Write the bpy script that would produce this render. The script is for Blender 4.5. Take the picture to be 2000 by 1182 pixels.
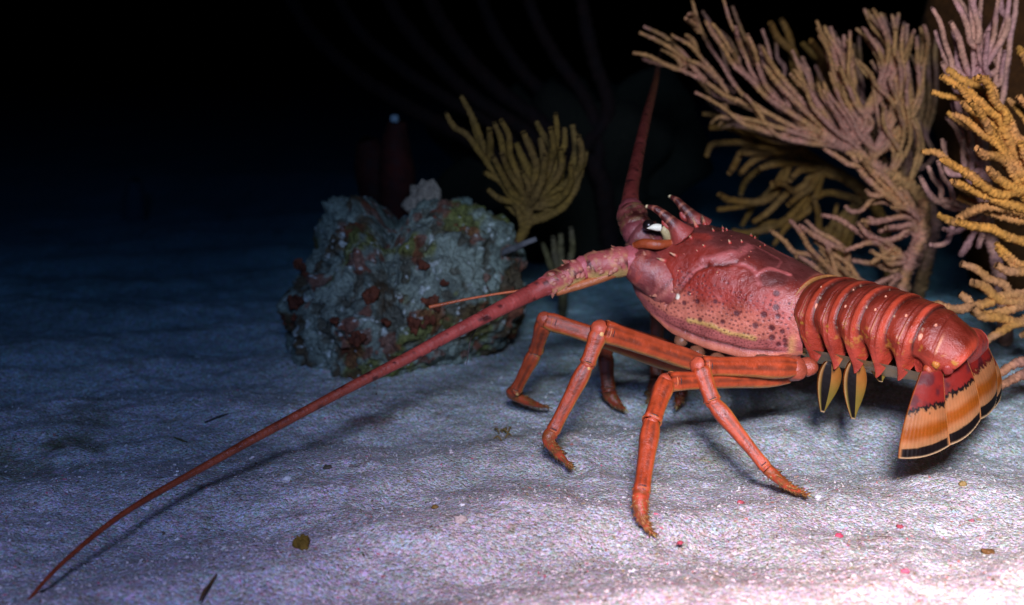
import bpy, math, random
import numpy as np
from mathutils import Vector
random.seed(7); rng = np.random.default_rng(11)
for o in list(bpy.data.objects): bpy.data.objects.remove(o)
S = bpy.context.scene
col = S.collection

# ------------------------------------------------------------------ camera
CAM = np.array([0., 0., .30]); FPX = 2414.; PITCH = math.atan(511/2414)
cd = bpy.data.cameras.new('camera'); cam = bpy.data.objects.new('camera', cd); col.objects.link(cam)
cam.location = CAM; cam.rotation_euler = (math.pi/2-PITCH, 0, 0)
cd.sensor_width = 36; cd.lens = 36*FPX/2000; cd.clip_start = .02; cd.clip_end = 60
cd.dof.use_dof = True; cd.dof.focus_distance = .86; cd.dof.aperture_fstop = 5.6
S.camera = cam
S.render.resolution_x = 1024; S.render.resolution_y = 605
# ------------------------------------------------------------------ night water world
W = bpy.data.worlds.new('World'); S.world = W; W.use_nodes = True
W.node_tree.nodes['Background'].inputs[0].default_value = (.24, .055, .06, 1)
W.node_tree.nodes['Background'].inputs[1].default_value = 1.0
S.view_settings.view_transform = 'Standard'; S.view_settings.look = 'None'
S.view_settings.exposure = 0; S.view_settings.gamma = 1
# ------------------------------------------------------------------ the diver's strobe above the camera
def strobe(loc, aim, power, cone, blend, size, color):
    l = bpy.data.lights.new('strobe', 'SPOT'); o = bpy.data.objects.new('strobe', l); col.objects.link(o)
    l.energy = power; l.spot_size = math.radians(cone); l.spot_blend = blend; l.shadow_soft_size = size; l.color = color
    o.location = loc
    o.rotation_euler = (Vector(aim)-Vector(loc)).to_track_quat('-Z', 'Y').to_euler()
strobe((.04, -.13, .57), (1.16, 1.14, 0), 1740, 105, 1.0, .075, (1, .252, .205))
strobe((-.10, -.10, .50), (-.26, .88, 0), 98, 74, 1.0, .06, (.88, .34, .52))   # the cooler second strobe on the left arm

# ------------------------------------------------------------------ helpers
def smooth(a, b, x):
    t = np.clip((np.asarray(x, float)-a)/(b-a), 0, 1); return t*t*(3-2*t)
def mixc(a, b, t): t = np.asarray(t)[..., None]; return a*(1-t)+b*t
def srgb(r, g, b):
    c = np.array([r, g, b])/255.; return np.where(c <= .04045, c/12.92, ((c+.055)/1.055)**2.4)
cP, sP = math.cos(PITCH), math.sin(PITCH)
def ray(px, py):
    u = (px-1000)/FPX; v = (591-py)/FPX
    return np.array([u, cP+v*sP, -sP+v*cP])
def at(px, py, Y):
    d = ray(px, py); return CAM+d*(Y/d[1])
def proj(P):
    q = np.asarray(P, float)-CAM
    dep = q[..., 1]*cP-q[..., 2]*sP; up = q[..., 1]*sP+q[..., 2]*cP
    return np.stack([1000+FPX*q[..., 0]/dep, 591-FPX*up/dep], -1)
def _h(ix, iy, iz, seed):
    n = (ix.astype(np.int64)*374761393+iy.astype(np.int64)*668265263+iz.astype(np.int64)*2147483647+seed*974711) & 0xffffffff
    n = ((n ^ (n >> 13))*1274126177) & 0xffffffff
    n = ((n ^ (n >> 16))*2246822519) & 0xffffffff
    return ((n ^ (n >> 15)) & 0xffff)/65535.
def vnoise(P, seed=0):
    P = np.asarray(P, float)
    if P.shape[-1] == 2: P = np.concatenate([P, np.zeros(P.shape[:-1]+(1,))], -1)
    i = np.floor(P); f = P-i; f = f*f*(3-2*f); i = i.astype(np.int64); r = 0
    for a in (0, 1):
        for b in (0, 1):
            for c in (0, 1):
                w = (f[..., 0] if a else 1-f[..., 0])*(f[..., 1] if b else 1-f[..., 1])*(f[..., 2] if c else 1-f[..., 2])
                r = r+w*_h(i[..., 0]+a, i[..., 1]+b, i[..., 2]+c, seed)
    return r*2-1
def fbm(P, o=4, seed=0, g=.5):
    r = 0; a = 1
    for k in range(o):
        r = r+a*vnoise(np.asarray(P)*2.03**k, seed+k); a *= g
    return r
class MB:
    """collects vertices, faces and one colour per vertex"""
    def __init__(s): s.v = []; s.f = []; s.c = []; s.n = 0
    def add(s, v, f, c=None):
        v = np.asarray(v, float); s.v.append(v)
        for q in f: s.f.append(np.asarray(q)+s.n)
        c = np.broadcast_to(np.array([.5, .5, .5]) if c is None else np.asarray(c, float), v.shape); s.c.append(c); s.n += len(v)
    def grid(s, V, c=None, wrap=False):
        a, b = V.shape[:2]; idx = np.arange(a*b).reshape(a, b)
        if wrap: idx = np.concatenate([idx, idx[:, :1]], 1)
        f = np.stack([idx[:-1, :-1], idx[:-1, 1:], idx[1:, 1:], idx[1:, :-1]], -1).reshape(-1, 4)
        s.add(V.reshape(-1, 3), [f], None if c is None else np.broadcast_to(c, V.shape).reshape(-1, 3))
    def build(s, name, mat, parent=None, smooth_=True):
        v = np.concatenate(s.v); c = np.concatenate(s.c)
        org = np.zeros(3); p = parent
        while p is not None: org = org+np.array(p.location); p = p.parent
        quads = [f for f in s.f if f.shape[1] == 4]; tris = [f for f in s.f if f.shape[1] == 3]
        q = np.concatenate(quads) if quads else np.zeros((0, 4), int); t = np.concatenate(tris) if tris else np.zeros((0, 3), int)
        loops = np.concatenate([q.ravel(), t.ravel()]).astype(np.int32)
        st = np.concatenate([np.arange(len(q))*4, len(q)*4+np.arange(len(t))*3]).astype(np.int32)
        me = bpy.data.meshes.new(name); me.vertices.add(len(v)); me.loops.add(len(loops)); me.polygons.add(len(st))
        loc0 = np.zeros(3)
        if parent is None: loc0 = np.array([v[:, 0].mean(), v[:, 1].mean(), v[:, 2].min()]); org = loc0
        me.vertices.foreach_set('co', (v-org).astype(np.float32).ravel())
        me.loops.foreach_set('vertex_index', loops); me.polygons.foreach_set('loop_start', st)
        me.polygons.foreach_set('use_smooth', np.full(len(st), smooth_))
        at_ = me.color_attributes.new('Col', 'FLOAT_COLOR', 'POINT')
        at_.data.foreach_set('color', np.concatenate([c, np.ones((len(c), 1))], 1).astype(np.float32).ravel())
        me.update(calc_edges=True); me.validate()
        o = bpy.data.objects.new(name, me); col.objects.link(o); o.data.materials.append(mat)
        if parent is not None: o.parent = parent
        else: o.location = loc0
        return o
def tag(o, label=None, cat=None, group=None, kind=None):
    if label: o['label'] = label
    if cat: o['category'] = cat
    if group: o['group'] = group
    if kind: o['kind'] = kind
    return o
def empty(name, loc):
    o = bpy.data.objects.new(name, None); o.location = loc; col.objects.link(o); o.empty_display_size = .02; return o
def catmull(P, n):
    P = np.asarray(P, float)
    d = np.r_[0, np.cumsum(np.linalg.norm(np.diff(P[:, :3], axis=0), axis=1)+1e-9)]
    t = np.linspace(0, d[-1], n)
    m = np.gradient(P, d, axis=0) if len(P) > 2 else np.repeat((P[1:]-P[:1])/d[-1], 2, 0)
    k = np.clip(np.searchsorted(d, t, 'right')-1, 0, len(P)-2); h = (d[k+1]-d[k])[:, None]; x = ((t-d[k])/(d[k+1]-d[k]))[:, None]
    return (2*x**3-3*x**2+1)*P[k]+(x**3-2*x**2+x)*h*m[k]+(-2*x**3+3*x**2)*P[k+1]+(x**3-x**2)*h*m[k+1]
def frames(C, up):
    T = np.gradient(C, axis=0); T /= np.linalg.norm(T, axis=1)[:, None]+1e-12
    N = np.zeros_like(C); n = np.asarray(up, float)
    for i in range(len(C)):
        n = n-T[i]*np.dot(n, T[i]); n = n/(np.linalg.norm(n)+1e-12); N[i] = n
    return T, N, np.cross(T, N)
def tube(mb, P, R, n=40, sides=10, up=(0, 0, 1), flat=1., fuzz=0., colf=None, color=None, straight=False, sq=0.):
    """P control points, R radius at each; flat = width/height of the section"""
    P = np.asarray(P, float); R = np.asarray(R, float)
    if straight:
        d = np.r_[0, np.cumsum(np.linalg.norm(np.diff(P, axis=0), axis=1))]; t = np.linspace(0, d[-1], n)
        t = np.unique(np.r_[t, d]); n = len(t)
        C = np.stack([np.interp(t, d, P[:, k]) for k in range(3)], 1); r = np.interp(t, d, R)
    else:
        Q = catmull(np.c_[P, R], n); C, r = Q[:, :3], np.maximum(Q[:, 3], 1e-5)
    T, N, B = frames(C, up)
    ph = np.arange(sides)/sides*2*math.pi
    rr = np.repeat(r[:, None], sides, 1)
    if fuzz: rr = rr*(1+fuzz*(rng.random(rr.shape)-.35))
    sx, sz = np.sin(ph), np.cos(ph)
    if sq: m = np.maximum(np.abs(sx), np.abs(sz))**-sq; sx, sz = sx*m, sz*m
    V = C[:, None]+N[:, None]*(rr*sz)[..., None]+B[:, None]*(rr*flat*sx)[..., None]
    tt = np.linspace(0, 1, n)
    cc = colf(tt[:, None]+0*ph, ph[None]+0*tt[:, None], V) if colf else np.broadcast_to(np.asarray(color if color is not None else (.5, .5, .5)), V.shape)
    base = mb.n; mb.grid(V, cc, wrap=True)
    for e, i0, sg in ((0, base, 1), (n-1, base+(n-1)*sides, -1)):   # rounded tip
        tip = C[e]-T[e]*sg*r[e]*.6
        k = np.arange(sides); f = np.stack([i0+k-mb.n, i0+(k+1) % sides-mb.n, np.zeros(sides, int)], 1)
        if sg < 0: f = f[:, [1, 0, 2]]
        mb.add(tip[None], [f], cc[e].mean(0)[None])
    return C, r, T, N, B
def cone(mb, p, d, r, h, color, sides=6, tipc=None):
    d = np.asarray(d, float); d /= np.linalg.norm(d)+1e-12; a = np.cross(d, [.3, .2, .9]); a /= np.linalg.norm(a); b = np.cross(d, a)
    k = np.arange(sides); ph = k/sides*2*math.pi
    ring = p+r*(np.cos(ph)[:, None]*a+np.sin(ph)[:, None]*b); V = np.r_[ring, [np.asarray(p)+d*h]]
    c = np.r_[np.repeat([color], sides, 0), [tipc if tipc is not None else color]]
    mb.add(V, [np.stack([k, (k+1) % sides, np.full(sides, sides)], 1)], c)
def blob(mb, p, rad, color, n=8, squash=(1, 1, 1), jit=0.):
    th = np.linspace(0, math.pi, n); ph = np.arange(2*n)/(2*n)*2*math.pi
    D = np.stack([np.sin(th)[:, None]*np.cos(ph), np.sin(th)[:, None]*np.sin(ph), np.cos(th)[:, None]+0*ph], -1)
    r = rad*(1+jit*fbm(D*2+np.asarray(p)*100, 2)) if jit else rad
    r = np.asarray(r); r = r[..., None] if r.ndim else r
    mb.grid(np.asarray(p)+D*r*np.array(squash), color, wrap=True)

# ------------------------------------------------------------------ materials
def mat(name, rough=.5, spec=.5, coat=0., bumps=((400, .0004),), var=(60, .2), rvar=.1, sss=0., trans=0.):
    m = bpy.data.materials.new(name); m.use_nodes = True; nt = m.node_tree; N = nt.nodes; L = nt.links
    b = N['Principled BSDF']
    a = N.new('ShaderNodeAttribute'); a.attribute_name = 'Col'
    tc = N.new('ShaderNodeTexCoord')
    nz = N.new('ShaderNodeTexNoise'); nz.inputs['Scale'].default_value = var[0]; nz.inputs['Detail'].default_value = 5
    L.new(tc.outputs['Object'], nz.inputs['Vector'])
    mr = N.new('ShaderNodeMapRange'); mr.inputs[1].default_value = .25; mr.inputs[2].default_value = .75
    mr.inputs[3].default_value = 1-var[1]; mr.inputs[4].default_value = 1+var[1]
    L.new(nz.outputs[0], mr.inputs[0])
    mx = N.new('ShaderNodeVectorMath'); mx.operation = 'SCALE'
    L.new(a.outputs['Color'], mx.inputs[0]); L.new(mr.outputs[0], mx.inputs['Scale']); L.new(mx.outputs[0], b.inputs['Base Color'])
    b.inputs['Roughness'].default_value = rough; b.inputs['Specular IOR Level'].default_value = spec
    b.inputs['Coat Weight'].default_value = coat; b.inputs['Coat Roughness'].default_value = .25
    if rvar:
        m2 = N.new('ShaderNodeMapRange'); m2.inputs[1].default_value = .3; m2.inputs[2].default_value = .7
        m2.inputs[3].default_value = rough-rvar; m2.inputs[4].default_value = rough+rvar
        L.new(nz.outputs[0], m2.inputs[0]); L.new(m2.outputs[0], b.inputs['Roughness'])
    prev = None
    for sc, dist in bumps:
        t = N.new('ShaderNodeTexNoise'); t.inputs['Scale'].default_value = sc; t.inputs['Detail'].default_value = 3
        L.new(tc.outputs['Object'], t.inputs['Vector'])
        bp = N.new('ShaderNodeBump'); bp.inputs['Distance'].default_value = dist; bp.inputs['Strength'].default_value = 1
        L.new(t.outputs[0], bp.inputs['Height'])
        if prev: L.new(prev.outputs[0], bp.inputs['Normal'])
        prev = bp
    if prev: L.new(prev.outputs[0], b.inputs['Normal'])
    if sss:
        b.inputs['Subsurface Weight'].default_value = sss; b.inputs['Subsurface Scale'].default_value = .004
        b.inputs['Subsurface Radius'].default_value = (1, .4, .25)
    if trans: b.inputs['Transmission Weight'].default_value = trans
    return m
M_SHELL = mat('lobster_shell', .37, .55, 0., ((190, .0009), (900, .0004), (2600, .0002)), (75, .30), .14)
M_LEG = mat('lobster_leg', .38, .5, 0., ((380, .0005), (1600, .0003)), (110, .30), .14)
M_FAN = mat('tail_fan_membrane', .5, .35, 0., ((350, .0003),), (90, .14))
nt_ = M_FAN.node_tree; tr_ = nt_.nodes.new('ShaderNodeBsdfTranslucent'); ms_ = nt_.nodes.new('ShaderNodeMixShader'); ms_.inputs[0].default_value = .68   # thin membrane lets light through
nt_.links.new(nt_.nodes['Principled BSDF'].inputs['Base Color'].links[0].from_socket, tr_.inputs[0]); nt_.links.new(nt_.nodes['Principled BSDF'].outputs[0], ms_.inputs[1])
nt_.links.new(tr_.outputs[0], ms_.inputs[2]); nt_.links.new(ms_.outputs[0], nt_.nodes['Material Output'].inputs[0])
M_EYE = mat('eye_gloss', .28, .45, 0., (), (60, .02), 0)
M_SAND = mat('sand', .85, .25, 0., ((300, .0012), (1300, .0006), (90, .0012)), (60, .10))
M_GRIT = mat('grit', .6, .4, 0., (), (800, .2))
M_ROCK = mat('reef_rock', .9, .2, 0., ((190, .004), (700, .0016)), (330, .45))
M_CORAL = mat('soft_coral', .85, .2, 0., ((1500, .0006),), (160, .3), sss=0.)
M_ALGA = mat('alga', .8, .25, 0., ((800, .0005),), (120, .35))

def grains(m, layers):
    nt = m.node_tree; N = nt.nodes; L = nt.links; b = N['Principled BSDF']; tc = N.new('ShaderNodeTexCoord'); src = b.inputs['Base Color'].links[0].from_socket; prev = b.inputs['Normal'].links[0].from_socket
    for sc, amt, dist in layers:
        v = N.new('ShaderNodeTexVoronoi'); v.inputs['Scale'].default_value = sc; L.new(tc.outputs['Object'], v.inputs['Vector'])
        mr = N.new('ShaderNodeVectorMath'); mr.operation = 'MULTIPLY_ADD'; mr.inputs[1].default_value = (amt*.9, amt*.75, amt*.85); mr.inputs[2].default_value = (1-amt*.45, 1-amt*.375, 1-amt*.425)
        L.new(v.outputs['Color'], mr.inputs[0])
        g2 = N.new('ShaderNodeMapRange'); sp = N.new('ShaderNodeSeparateColor'); L.new(v.outputs['Color'], sp.inputs[0]); L.new(sp.outputs[2], g2.inputs[0]); g2.inputs[3].default_value = 1-amt*.6; g2.inputs[4].default_value = 1+amt*.6
        m1 = N.new('ShaderNodeVectorMath'); m1.operation = 'MULTIPLY'; L.new(src, m1.inputs[0]); L.new(mr.outputs[0], m1.inputs[1])
        m2 = N.new('ShaderNodeVectorMath'); m2.operation = 'SCALE'; L.new(m1.outputs[0], m2.inputs[0]); L.new(g2.outputs[0], m2.inputs['Scale']); src = m2.outputs[0]
        bp = N.new('ShaderNodeBump'); bp.invert = True; bp.inputs['Distance'].default_value = dist; L.new(v.outputs['Distance'], bp.inputs['Height']); L.new(prev, bp.inputs['Normal']); prev = bp.outputs[0]
    L.new(src, b.inputs['Base Color']); L.new(prev, b.inputs['Normal'])
grains(M_SAND, ((420, .34, .0010), (880, .42, .0006)))
# ------------------------------------------------------------------ sea floor
FEET = []
def zs(x, y):
    z = zs0(x, y)
    for fx, fy in FEET:
        d = np.hypot(x-fx, y-fy); z = z-.0022*np.exp(-(d/.010)**2)+.0016*np.exp(-((d-.017)/.006)**2)
    return z
def zs0(x, y):
    p = np.stack([np.asarray(x, float), np.asarray(y, float)], -1)
    q = p@np.array([[.82, .35], [-.57, 1.0]])
    wx = x*1.0+.35*fbm(p*2.1, 2, 41); wy = y-.42*x+.06*fbm(p*5, 2, 40)
    r = .0065*np.sin(wy*2*math.pi/.17+1.2*vnoise(p*3, 43))*smooth(-.6, .4, vnoise(p*2.2, 44))
    r = r+.014*np.exp(-(((p[..., 0]+.095)/.12)**2+((p[..., 1]-1.12)/.09)**2))
    return .010*fbm(p*np.array([2.3, 3.6])+7, 3, 3)*.8+r+.0016*fbm(q*55, 3, 9)+.0034*fbm(p*24, 2, 14)+.0016*np.maximum(0, fbm(p*38, 2, 21)-.25)
def gnd(px, py):
    d = ray(px, py); t = CAM[2]/-d[2]
    for _ in range(6):
        p = CAM+d*t; t = (CAM[2]-float(zs(p[0], p[1])))/-d[2]
    return CAM+d*t
FEET = [tuple(gnd(*f)[:2]) for f in ((1072, 797), (1120, 915), (1276, 1045), (1580, 969), (1222, 801))]
def axis(lo, hi, a, b, st):
    v = list(np.arange(a, b, st)); s = st
    while v[-1] < hi: s *= 1.12; v.append(v[-1]+s)
    s = st; w = [a]
    while w[-1] > lo: s *= 1.12; w.append(w[-1]-s)
    return np.array(w[:0:-1]+v)
gx = axis(-9, 9, -.68, .68, .0026); gy = axis(-3, 12, .56, 1.5, .0026)
X, Y = np.meshgrid(gx, gy)
Z = zs(X, Y)
cs = mixc(np.array([.66, .62, .60]), np.array([.52, .50, .48]), smooth(-.5, .7, fbm(np.stack([X, Y], -1)*9, 3, 77)))
fl = fbm(np.stack([X, Y], -1)*26, 3, 80)*.6+vnoise(np.stack([X, Y], -1)*190, 83)*.8          # small darker detritus flecks
cs = mixc(cs, np.array([.34, .27, .2]), smooth(.72, 1.1, fl)*.6)
def alga_patch(px, py, rx, ry, k, c):
    global cs
    g = gnd(px, py); d = np.sqrt(((X-g[0])/rx)**2+((Y-g[1])/ry)**2)+.45*fbm(np.stack([X, Y], -1)*60, 3, 5)
    cs = mixc(cs, np.array(c), smooth(1., .35, d)*k)
alga_patch(165, 812, .035, .06, .45, (.16, .15, .07)); alga_patch(30, 915, .06, .04, .55, (.15, .14, .05))
alga_patch(150, 868, .03, .012, .6, (.12, .10, .04)); alga_patch(740, 822, .03, .02, .6, (.30, .12, .09)); alga_patch(1390, 885, .022, .03, .6, (.3, .26, .14))
alga_patch(985, 855, .02, .015, .5, (.2, .17, .06))
mb = MB(); mb.grid(np.stack([X, Y, Z], -1), cs); tag(mb.build('sand_floor', M_SAND), kind='structure')

# ------------------------------------------------------------------ LOBSTER
root = empty('spiny_lobster', tuple(at(1480, 760, .88)*np.array([1, 1, 0])))
tag(root, 'red spiny lobster walking on pale sand, one long antenna swept forward, banded tail fan', 'lobster')
MAROON, RED, PINK = np.array([.125, .028, .030]), np.array([.36, .034, .024]), np.array([.68, .20, .16])
PURPLE, YEL, DARK = np.array([.42, .10, .12]), np.array([.75, .50, .16]), np.array([.09, .012, .02])
ORANGE, CREAM, BLACK = np.array([.62, .17, .03]), np.array([.82, .62, .36]), np.array([.016, .010, .010])
YAW, CPIT = math.radians(35), math.radians(5)
Cr = at(1588, 618, .895)
F = np.array([-math.cos(YAW)*math.cos(CPIT), math.sin(YAW)*math.cos(CPIT), math.sin(CPIT)])
Lv = np.array([-math.sin(YAW), -math.cos(YAW), 0]); U = np.cross(F, Lv)
#          s     off   ht    hb    w
ST = np.array([
 [-.006, .000, .0295, .034, .031], [.0, .000, .0315, .038, .0335], [.012, .000, .035, .043, .037], [.033, .000, .041, .049, .041],
 [.066, .002, .049, .051, .043], [.098, .002, .050, .044, .042], [.118, .003, .047, .032, .038], [.135, .006, .039, .020, .031],
 [.147, .010, .027, .010, .022], [.153, .013, .016, .006, .012], [.156, .015, .004, .003, .004]])
def carapace(nu=260, nt=300):
    s = np.linspace(ST[0, 0], ST[-1, 0], nu)
    from_ = [np.interp(s, ST[:, 0], ST[:, k]) for k in range(1, 5)]
    ker = np.ones(13)/13
    from_ = [np.convolve(np.r_[[a[0]]*6, a, [a[-1]]*6], ker, 'valid') for a in from_]
    off, ht, hb, w = [a[:, None] for a in from_]
    th = np.linspace(-math.pi, math.pi, nt, endpoint=False)[None]
    sx = np.sign(np.sin(th))*np.abs(np.sin(th))**np.where(np.abs(th) > math.pi/2, .55, .92); cz = np.cos(th)
    cz = np.sign(cz)*np.abs(cz)**.95
    low = smooth(2.2, 2.7, np.abs(th))
    zz = np.where(cz > 0, ht*cz, hb*cz*(1-.25*low)); xx = w*sx*(1-.22*low)
    lip = np.exp(-((np.abs(th)-2.24)/.08)**2)*smooth(.0, .02, s)[:, None]*smooth(.12, .08, s)[:, None]
    gro = np.exp(-((np.abs(th)-2.11)/.035)**2)*smooth(.0, .02, s)[:, None]*smooth(.12, .08, s)[:, None]
    k = 1+.045*lip-.03*gro
    P = Cr+F*s[:, None, None]+U*(off+zz*k)[..., None]+Lv*(xx*k)[..., None]
    return P, s[:, None]+0*th, th+0*s[:, None]
CP, Cs, Ct = carapace()
def nrm(P):
    a = np.gradient(P, axis=0); b = np.gradient(P, axis=1); n = np.cross(a, b); n /= np.linalg.norm(n, axis=-1)[..., None]+1e-12
    c = P.mean(1, keepdims=True); sg = np.sign(((P-c)*n).sum(-1, keepdims=True)); return n*sg
CN = nrm(CP)
_pp = proj(CP); _face = ((CAM-CP)*CN).sum(-1) > 0
def onshell(zx, zy, ox=1180, oy=360, sc=3.2825):
    px, py = ox+zx/sc, oy+zy/sc
    d = (_pp[..., 0]-px)**2+(_pp[..., 1]-py)**2+(~_face)*1e6
    i = np.unravel_index(np.argmin(d), d.shape); return i
def mirror(p):
    return p-2*Lv*np.dot(p-Cr, Lv)
a_t = np.abs(Ct)
n1 = fbm(CP*70, 4, 1); n2 = fbm(CP*220, 3, 2)
cc = mixc(MAROON, RED, smooth(.35, 1.25, a_t+.16*n1))
cc = mixc(cc, PINK, smooth(1.3, 1.72, a_t+.10*n1-.25*smooth(.09, .14, Cs)))
cc = mixc(cc, PINK*np.array([.9, .75, .95]), smooth(.03, .0, Cs)*smooth(.7, 1.1, a_t)*.8)
cc = mixc(cc, PURPLE, smooth(.105, .135, Cs)*.6)
cc = mixc(cc, PURPLE*1.05, smooth(1.86, 1.92, a_t)*.8)
disp = .0004*n1+.00015*n2
def paint_line(pts, wid, c, k=1., h=0., soft=1.):
    global cc, disp
    Q = np.array([CP[onshell(*p)] for p in pts]); Q = catmull(Q, 40) if len(Q) > 2 else Q
    for mir in (0, 1):
        R_ = np.array([mirror(q) for q in Q]) if mir else Q
        d = np.full(Ct.shape, 9.)
        for a, b in zip(R_[:-1], R_[1:]):
            ab = b-a; t = np.clip(((CP-a)@ab)/(ab@ab+1e-12), 0, 1); d = np.minimum(d, np.linalg.norm(CP-a-t[..., None]*ab, axis=-1))
        d = d+wid*.35*n2
        m = smooth(wid*(1+soft*.6), wid*(1-soft*.6), d)
        if c is not None: cc = mixc(cc, np.asarray(c), m*k)
        disp = disp+h*np.exp(-(d/wid)**2)
PALE = np.array([.55, .13, .15])
paint_line([(400, 770), (450, 715), (490, 660), (530, 600), (580, 550), (650, 520)], .0022, MAROON*.8, .6, -.0022)
paint_line([(500, 655), (535, 600), (590, 545), (650, 515)], .0012, PALE, .8, .0006)
paint_line([(630, 480), (720, 468), (830, 440)], .0026, PALE, .9, .0010)
paint_line([(720, 475), (800, 480), (850, 455), (930, 400)], .0036, PALE*.8, .7, .0)
paint_line([(830, 505), (900, 520), (965, 560), (1000, 640)], .0018, PALE, .9, -.0006)
paint_line([(985, 575), (1060, 540), (1140, 560), (1195, 580)], .0016, PALE, .9, .0004)
paint_line([(1115, 530), (1135, 490), (1050, 440), (960, 392)], .0012, PALE*.6, .45, .0003)
paint_line([(650, 520), (760, 520), (850, 500)], .0016, MAROON*.6, .6, -.0010)
paint_line([(530, 340), (650, 335)], .0045, RED*1.1, .55, .0006)
paint_line([(1040, 610), (1120, 600)], .006, MAROON*.7, .75)
paint_line([(300, 520), (370, 560), (430, 640), (445, 720)], .0012, MAROON*.6, .7, -.0008)
paint_line([(545, 868), (680, 905), (800, 950), (900, 975), (960, 985)], .0017, YEL*.9, .75, .0006, 1.4)
big = [(595, 755), (710, 755), (850, 825), (1025, 838), (760, 885), (970, 903), (1105, 700), (1100, 785), (1115, 850), (1075, 920),
       (1140, 945), (1075, 980), (1160, 1000), (1115, 1025), (1165, 1033), (615, 868), (515, 760), (545, 700)]
dots = [(CP[onshell(*p)], .0024 if 840 < p[0] < 1110 else .0019) for p in big]
small = []
tries = 0
while len(small) < 900 and tries < 30000:
    tries += 1
    i, j = rng.integers(8, 200), rng.integers(0, 300); t = a_t[i, j]
    if Ct[i, j] < 0 or not (1.12 < t < 2.10) or Cs[i, j] > .118: continue
    p = CP[i, j]; below = t > 1.87
    if rng.random() > smooth(1.1, 1.45, t)+.7*(Cs[i, j] < .02): continue
    md = .0019 if below else .0031
    if all((p-q[0])@(p-q[0]) > (.5*(md+q[2]))**2 for q in small) and all((p-q[0])@(p-q[0]) > (q[1]+.0012)**2 for q in dots):
        small.append((p, rng.uniform(.00045, .0007) if below else rng.uniform(.0005, .00095), md))
for p, r in [(d[0], d[1]) for d in dots]+[(q[0], q[1]) for q in small]:
    for c in (p, mirror(p)):
        d = np.linalg.norm(CP-c, axis=-1); m = smooth(r*1.3, r*.75, d+.00015*n2); cc = mixc(cc, DARK, m*.9); disp = disp-.0003*m
lipm = smooth(2.13, 2.17, a_t)*smooth(2.40, 2.34, a_t)
cc = mixc(cc, PINK*np.array([1.05, 1.05, .9]), lipm*.85)
cc = mixc(cc, BLACK, np.exp(-((a_t-2.115)/.014)**2)*.8*smooth(.0, .012, Cs)*smooth(.1, .08, Cs))
cc = mixc(cc, np.array([.30, .22, .10]), smooth(2.40, 2.5, a_t))
cc = mixc(cc, YEL, np.exp(-((Cs-.001)/.0022)**2)*smooth(1.7, 1.9, a_t)*smooth(2.2, 2.15, a_t)*.6)
cc = mixc(cc, PINK*.9, np.exp(-((Cs-.0)/.0025)**2)*.5)
for p in ((468, 718),):
    d = np.linalg.norm(CP-CP[onshell(*p)], axis=-1); cc = mixc(cc, np.array([.85, .8, .8]), smooth(.0026, .0016, d))
cc = cc*np.array([1.22, 1.22, .95])*(.60+.22*smooth(.10, .35, cc.max(-1))[..., None]*smooth(.3, .1, cc.max(-1)-cc.min(-1))[..., None])
body = MB()
CPd = CP+CN*disp[..., None]
body.grid(CPd, cc, wrap=True)
# tubercles and small spines of the carapace
for (zx, zy, r, h) in [(385, 490, 16, 22), (460, 462, 13, 20), (805, 378, 12, 16), (650, 240, 16, 26), (520, 300, 14, 30), (560, 350, 14, 12), (730, 570, 10, 10),
                       (560, 700, 9, 10), (315, 650, 9, 8), (640, 400, 10, 10), (880, 370, 8, 10), (480, 560, 8, 8), (700, 300, 9, 12), (760, 300, 8, 10), (600, 430, 7, 8),
                       (300, 450, 14, 24), (410, 610, 8, 8), (870, 620, 5, 5), (640, 640, 6, 5), (930, 470, 6, 6), (1000, 400, 6, 6)]:
    i = onshell(zx, zy); p = CPd[i]; n = CN[i]+F*.5
    for q, nn in ((p, n), (mirror(p), n-2*Lv*np.dot(n, Lv))):
        blob(body, q, r/3.28/2540, RED*1.05, 6); cone(body, q, nn, r/3.28/2540*.95, h/3.28/2540*(2.9 if r > 12 else 1.8), RED*1.1, 8, CREAM*.8)
for _ in range(70):
    i = (rng.integers(60, 235), rng.integers(0, 300)); 
    if not (.05 < a_t[i] < 1.15) or rng.random() > .25+Cs[i]*6: continue
    r = rng.uniform(.0004, .0009); p = CPd[i]
    cone(body, p-CN[i]*.0003, CN[i]+F*1.1, r, r*rng.uniform(1.5, 2.8), RED*rng.uniform(.6, 1.1), 7, np.array([.6, .25, .16]))
# abdomen: seven plates, each overlapping the next
AB = [(1588, 618, .895, .0315, .0335, .033), (1640, 629, .872, .0320, .0330, .032), (1690, 639, .853, .0315, .0315, .031), (1740, 651, .835, .0305, .030, .030),
      (1790, 666, .820, .0285, .028, .027), (1838, 684, .808, .026, .0265, .023), (1858, 692, .804, .0215, .025, .019), (1872, 706, .802, .0165, .024, .015)]
AC = np.array([np.r_[at(a[0], a[1], a[2]), a[3:]] for a in AB])
na = 330; AQ = catmull(AC, na); A0 = AQ[:, :3]; Aht, Aw, Ahb = AQ[:, 3:4], AQ[:, 4:5], AQ[:, 5:6]
Tn = np.gradient(A0, axis=0); Tn /= np.linalg.norm(Tn, axis=1)[:, None]
Ls = np.cross(Tn, [0, 0, 1.]); Ls /= np.linalg.norm(Ls, axis=1)[:, None]; Ls *= np.sign(Ls[:, 1:2])*-1
Us = np.cross(Ls, Tn); Us *= np.sign(Us[:, 2:3])
nt = 220; th = np.linspace(-2.05, 2.05, nt)[None]
q = np.linspace(0, 1, na)[:, None]
edges = np.array([0, .085, .235, .385, .535, .675, .81, 1.0])
seg = np.clip(np.searchsorted(edges, q, 'right')-1, 0, 6); u = (q-edges[seg])/(edges[seg+1]-edges[seg])
at_ = np.abs(th)
prof = -.055+.05*smooth(.0, .3, u)+.022*smooth(.70, .77, u)-.012*smooth(.95, 1., u)
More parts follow.
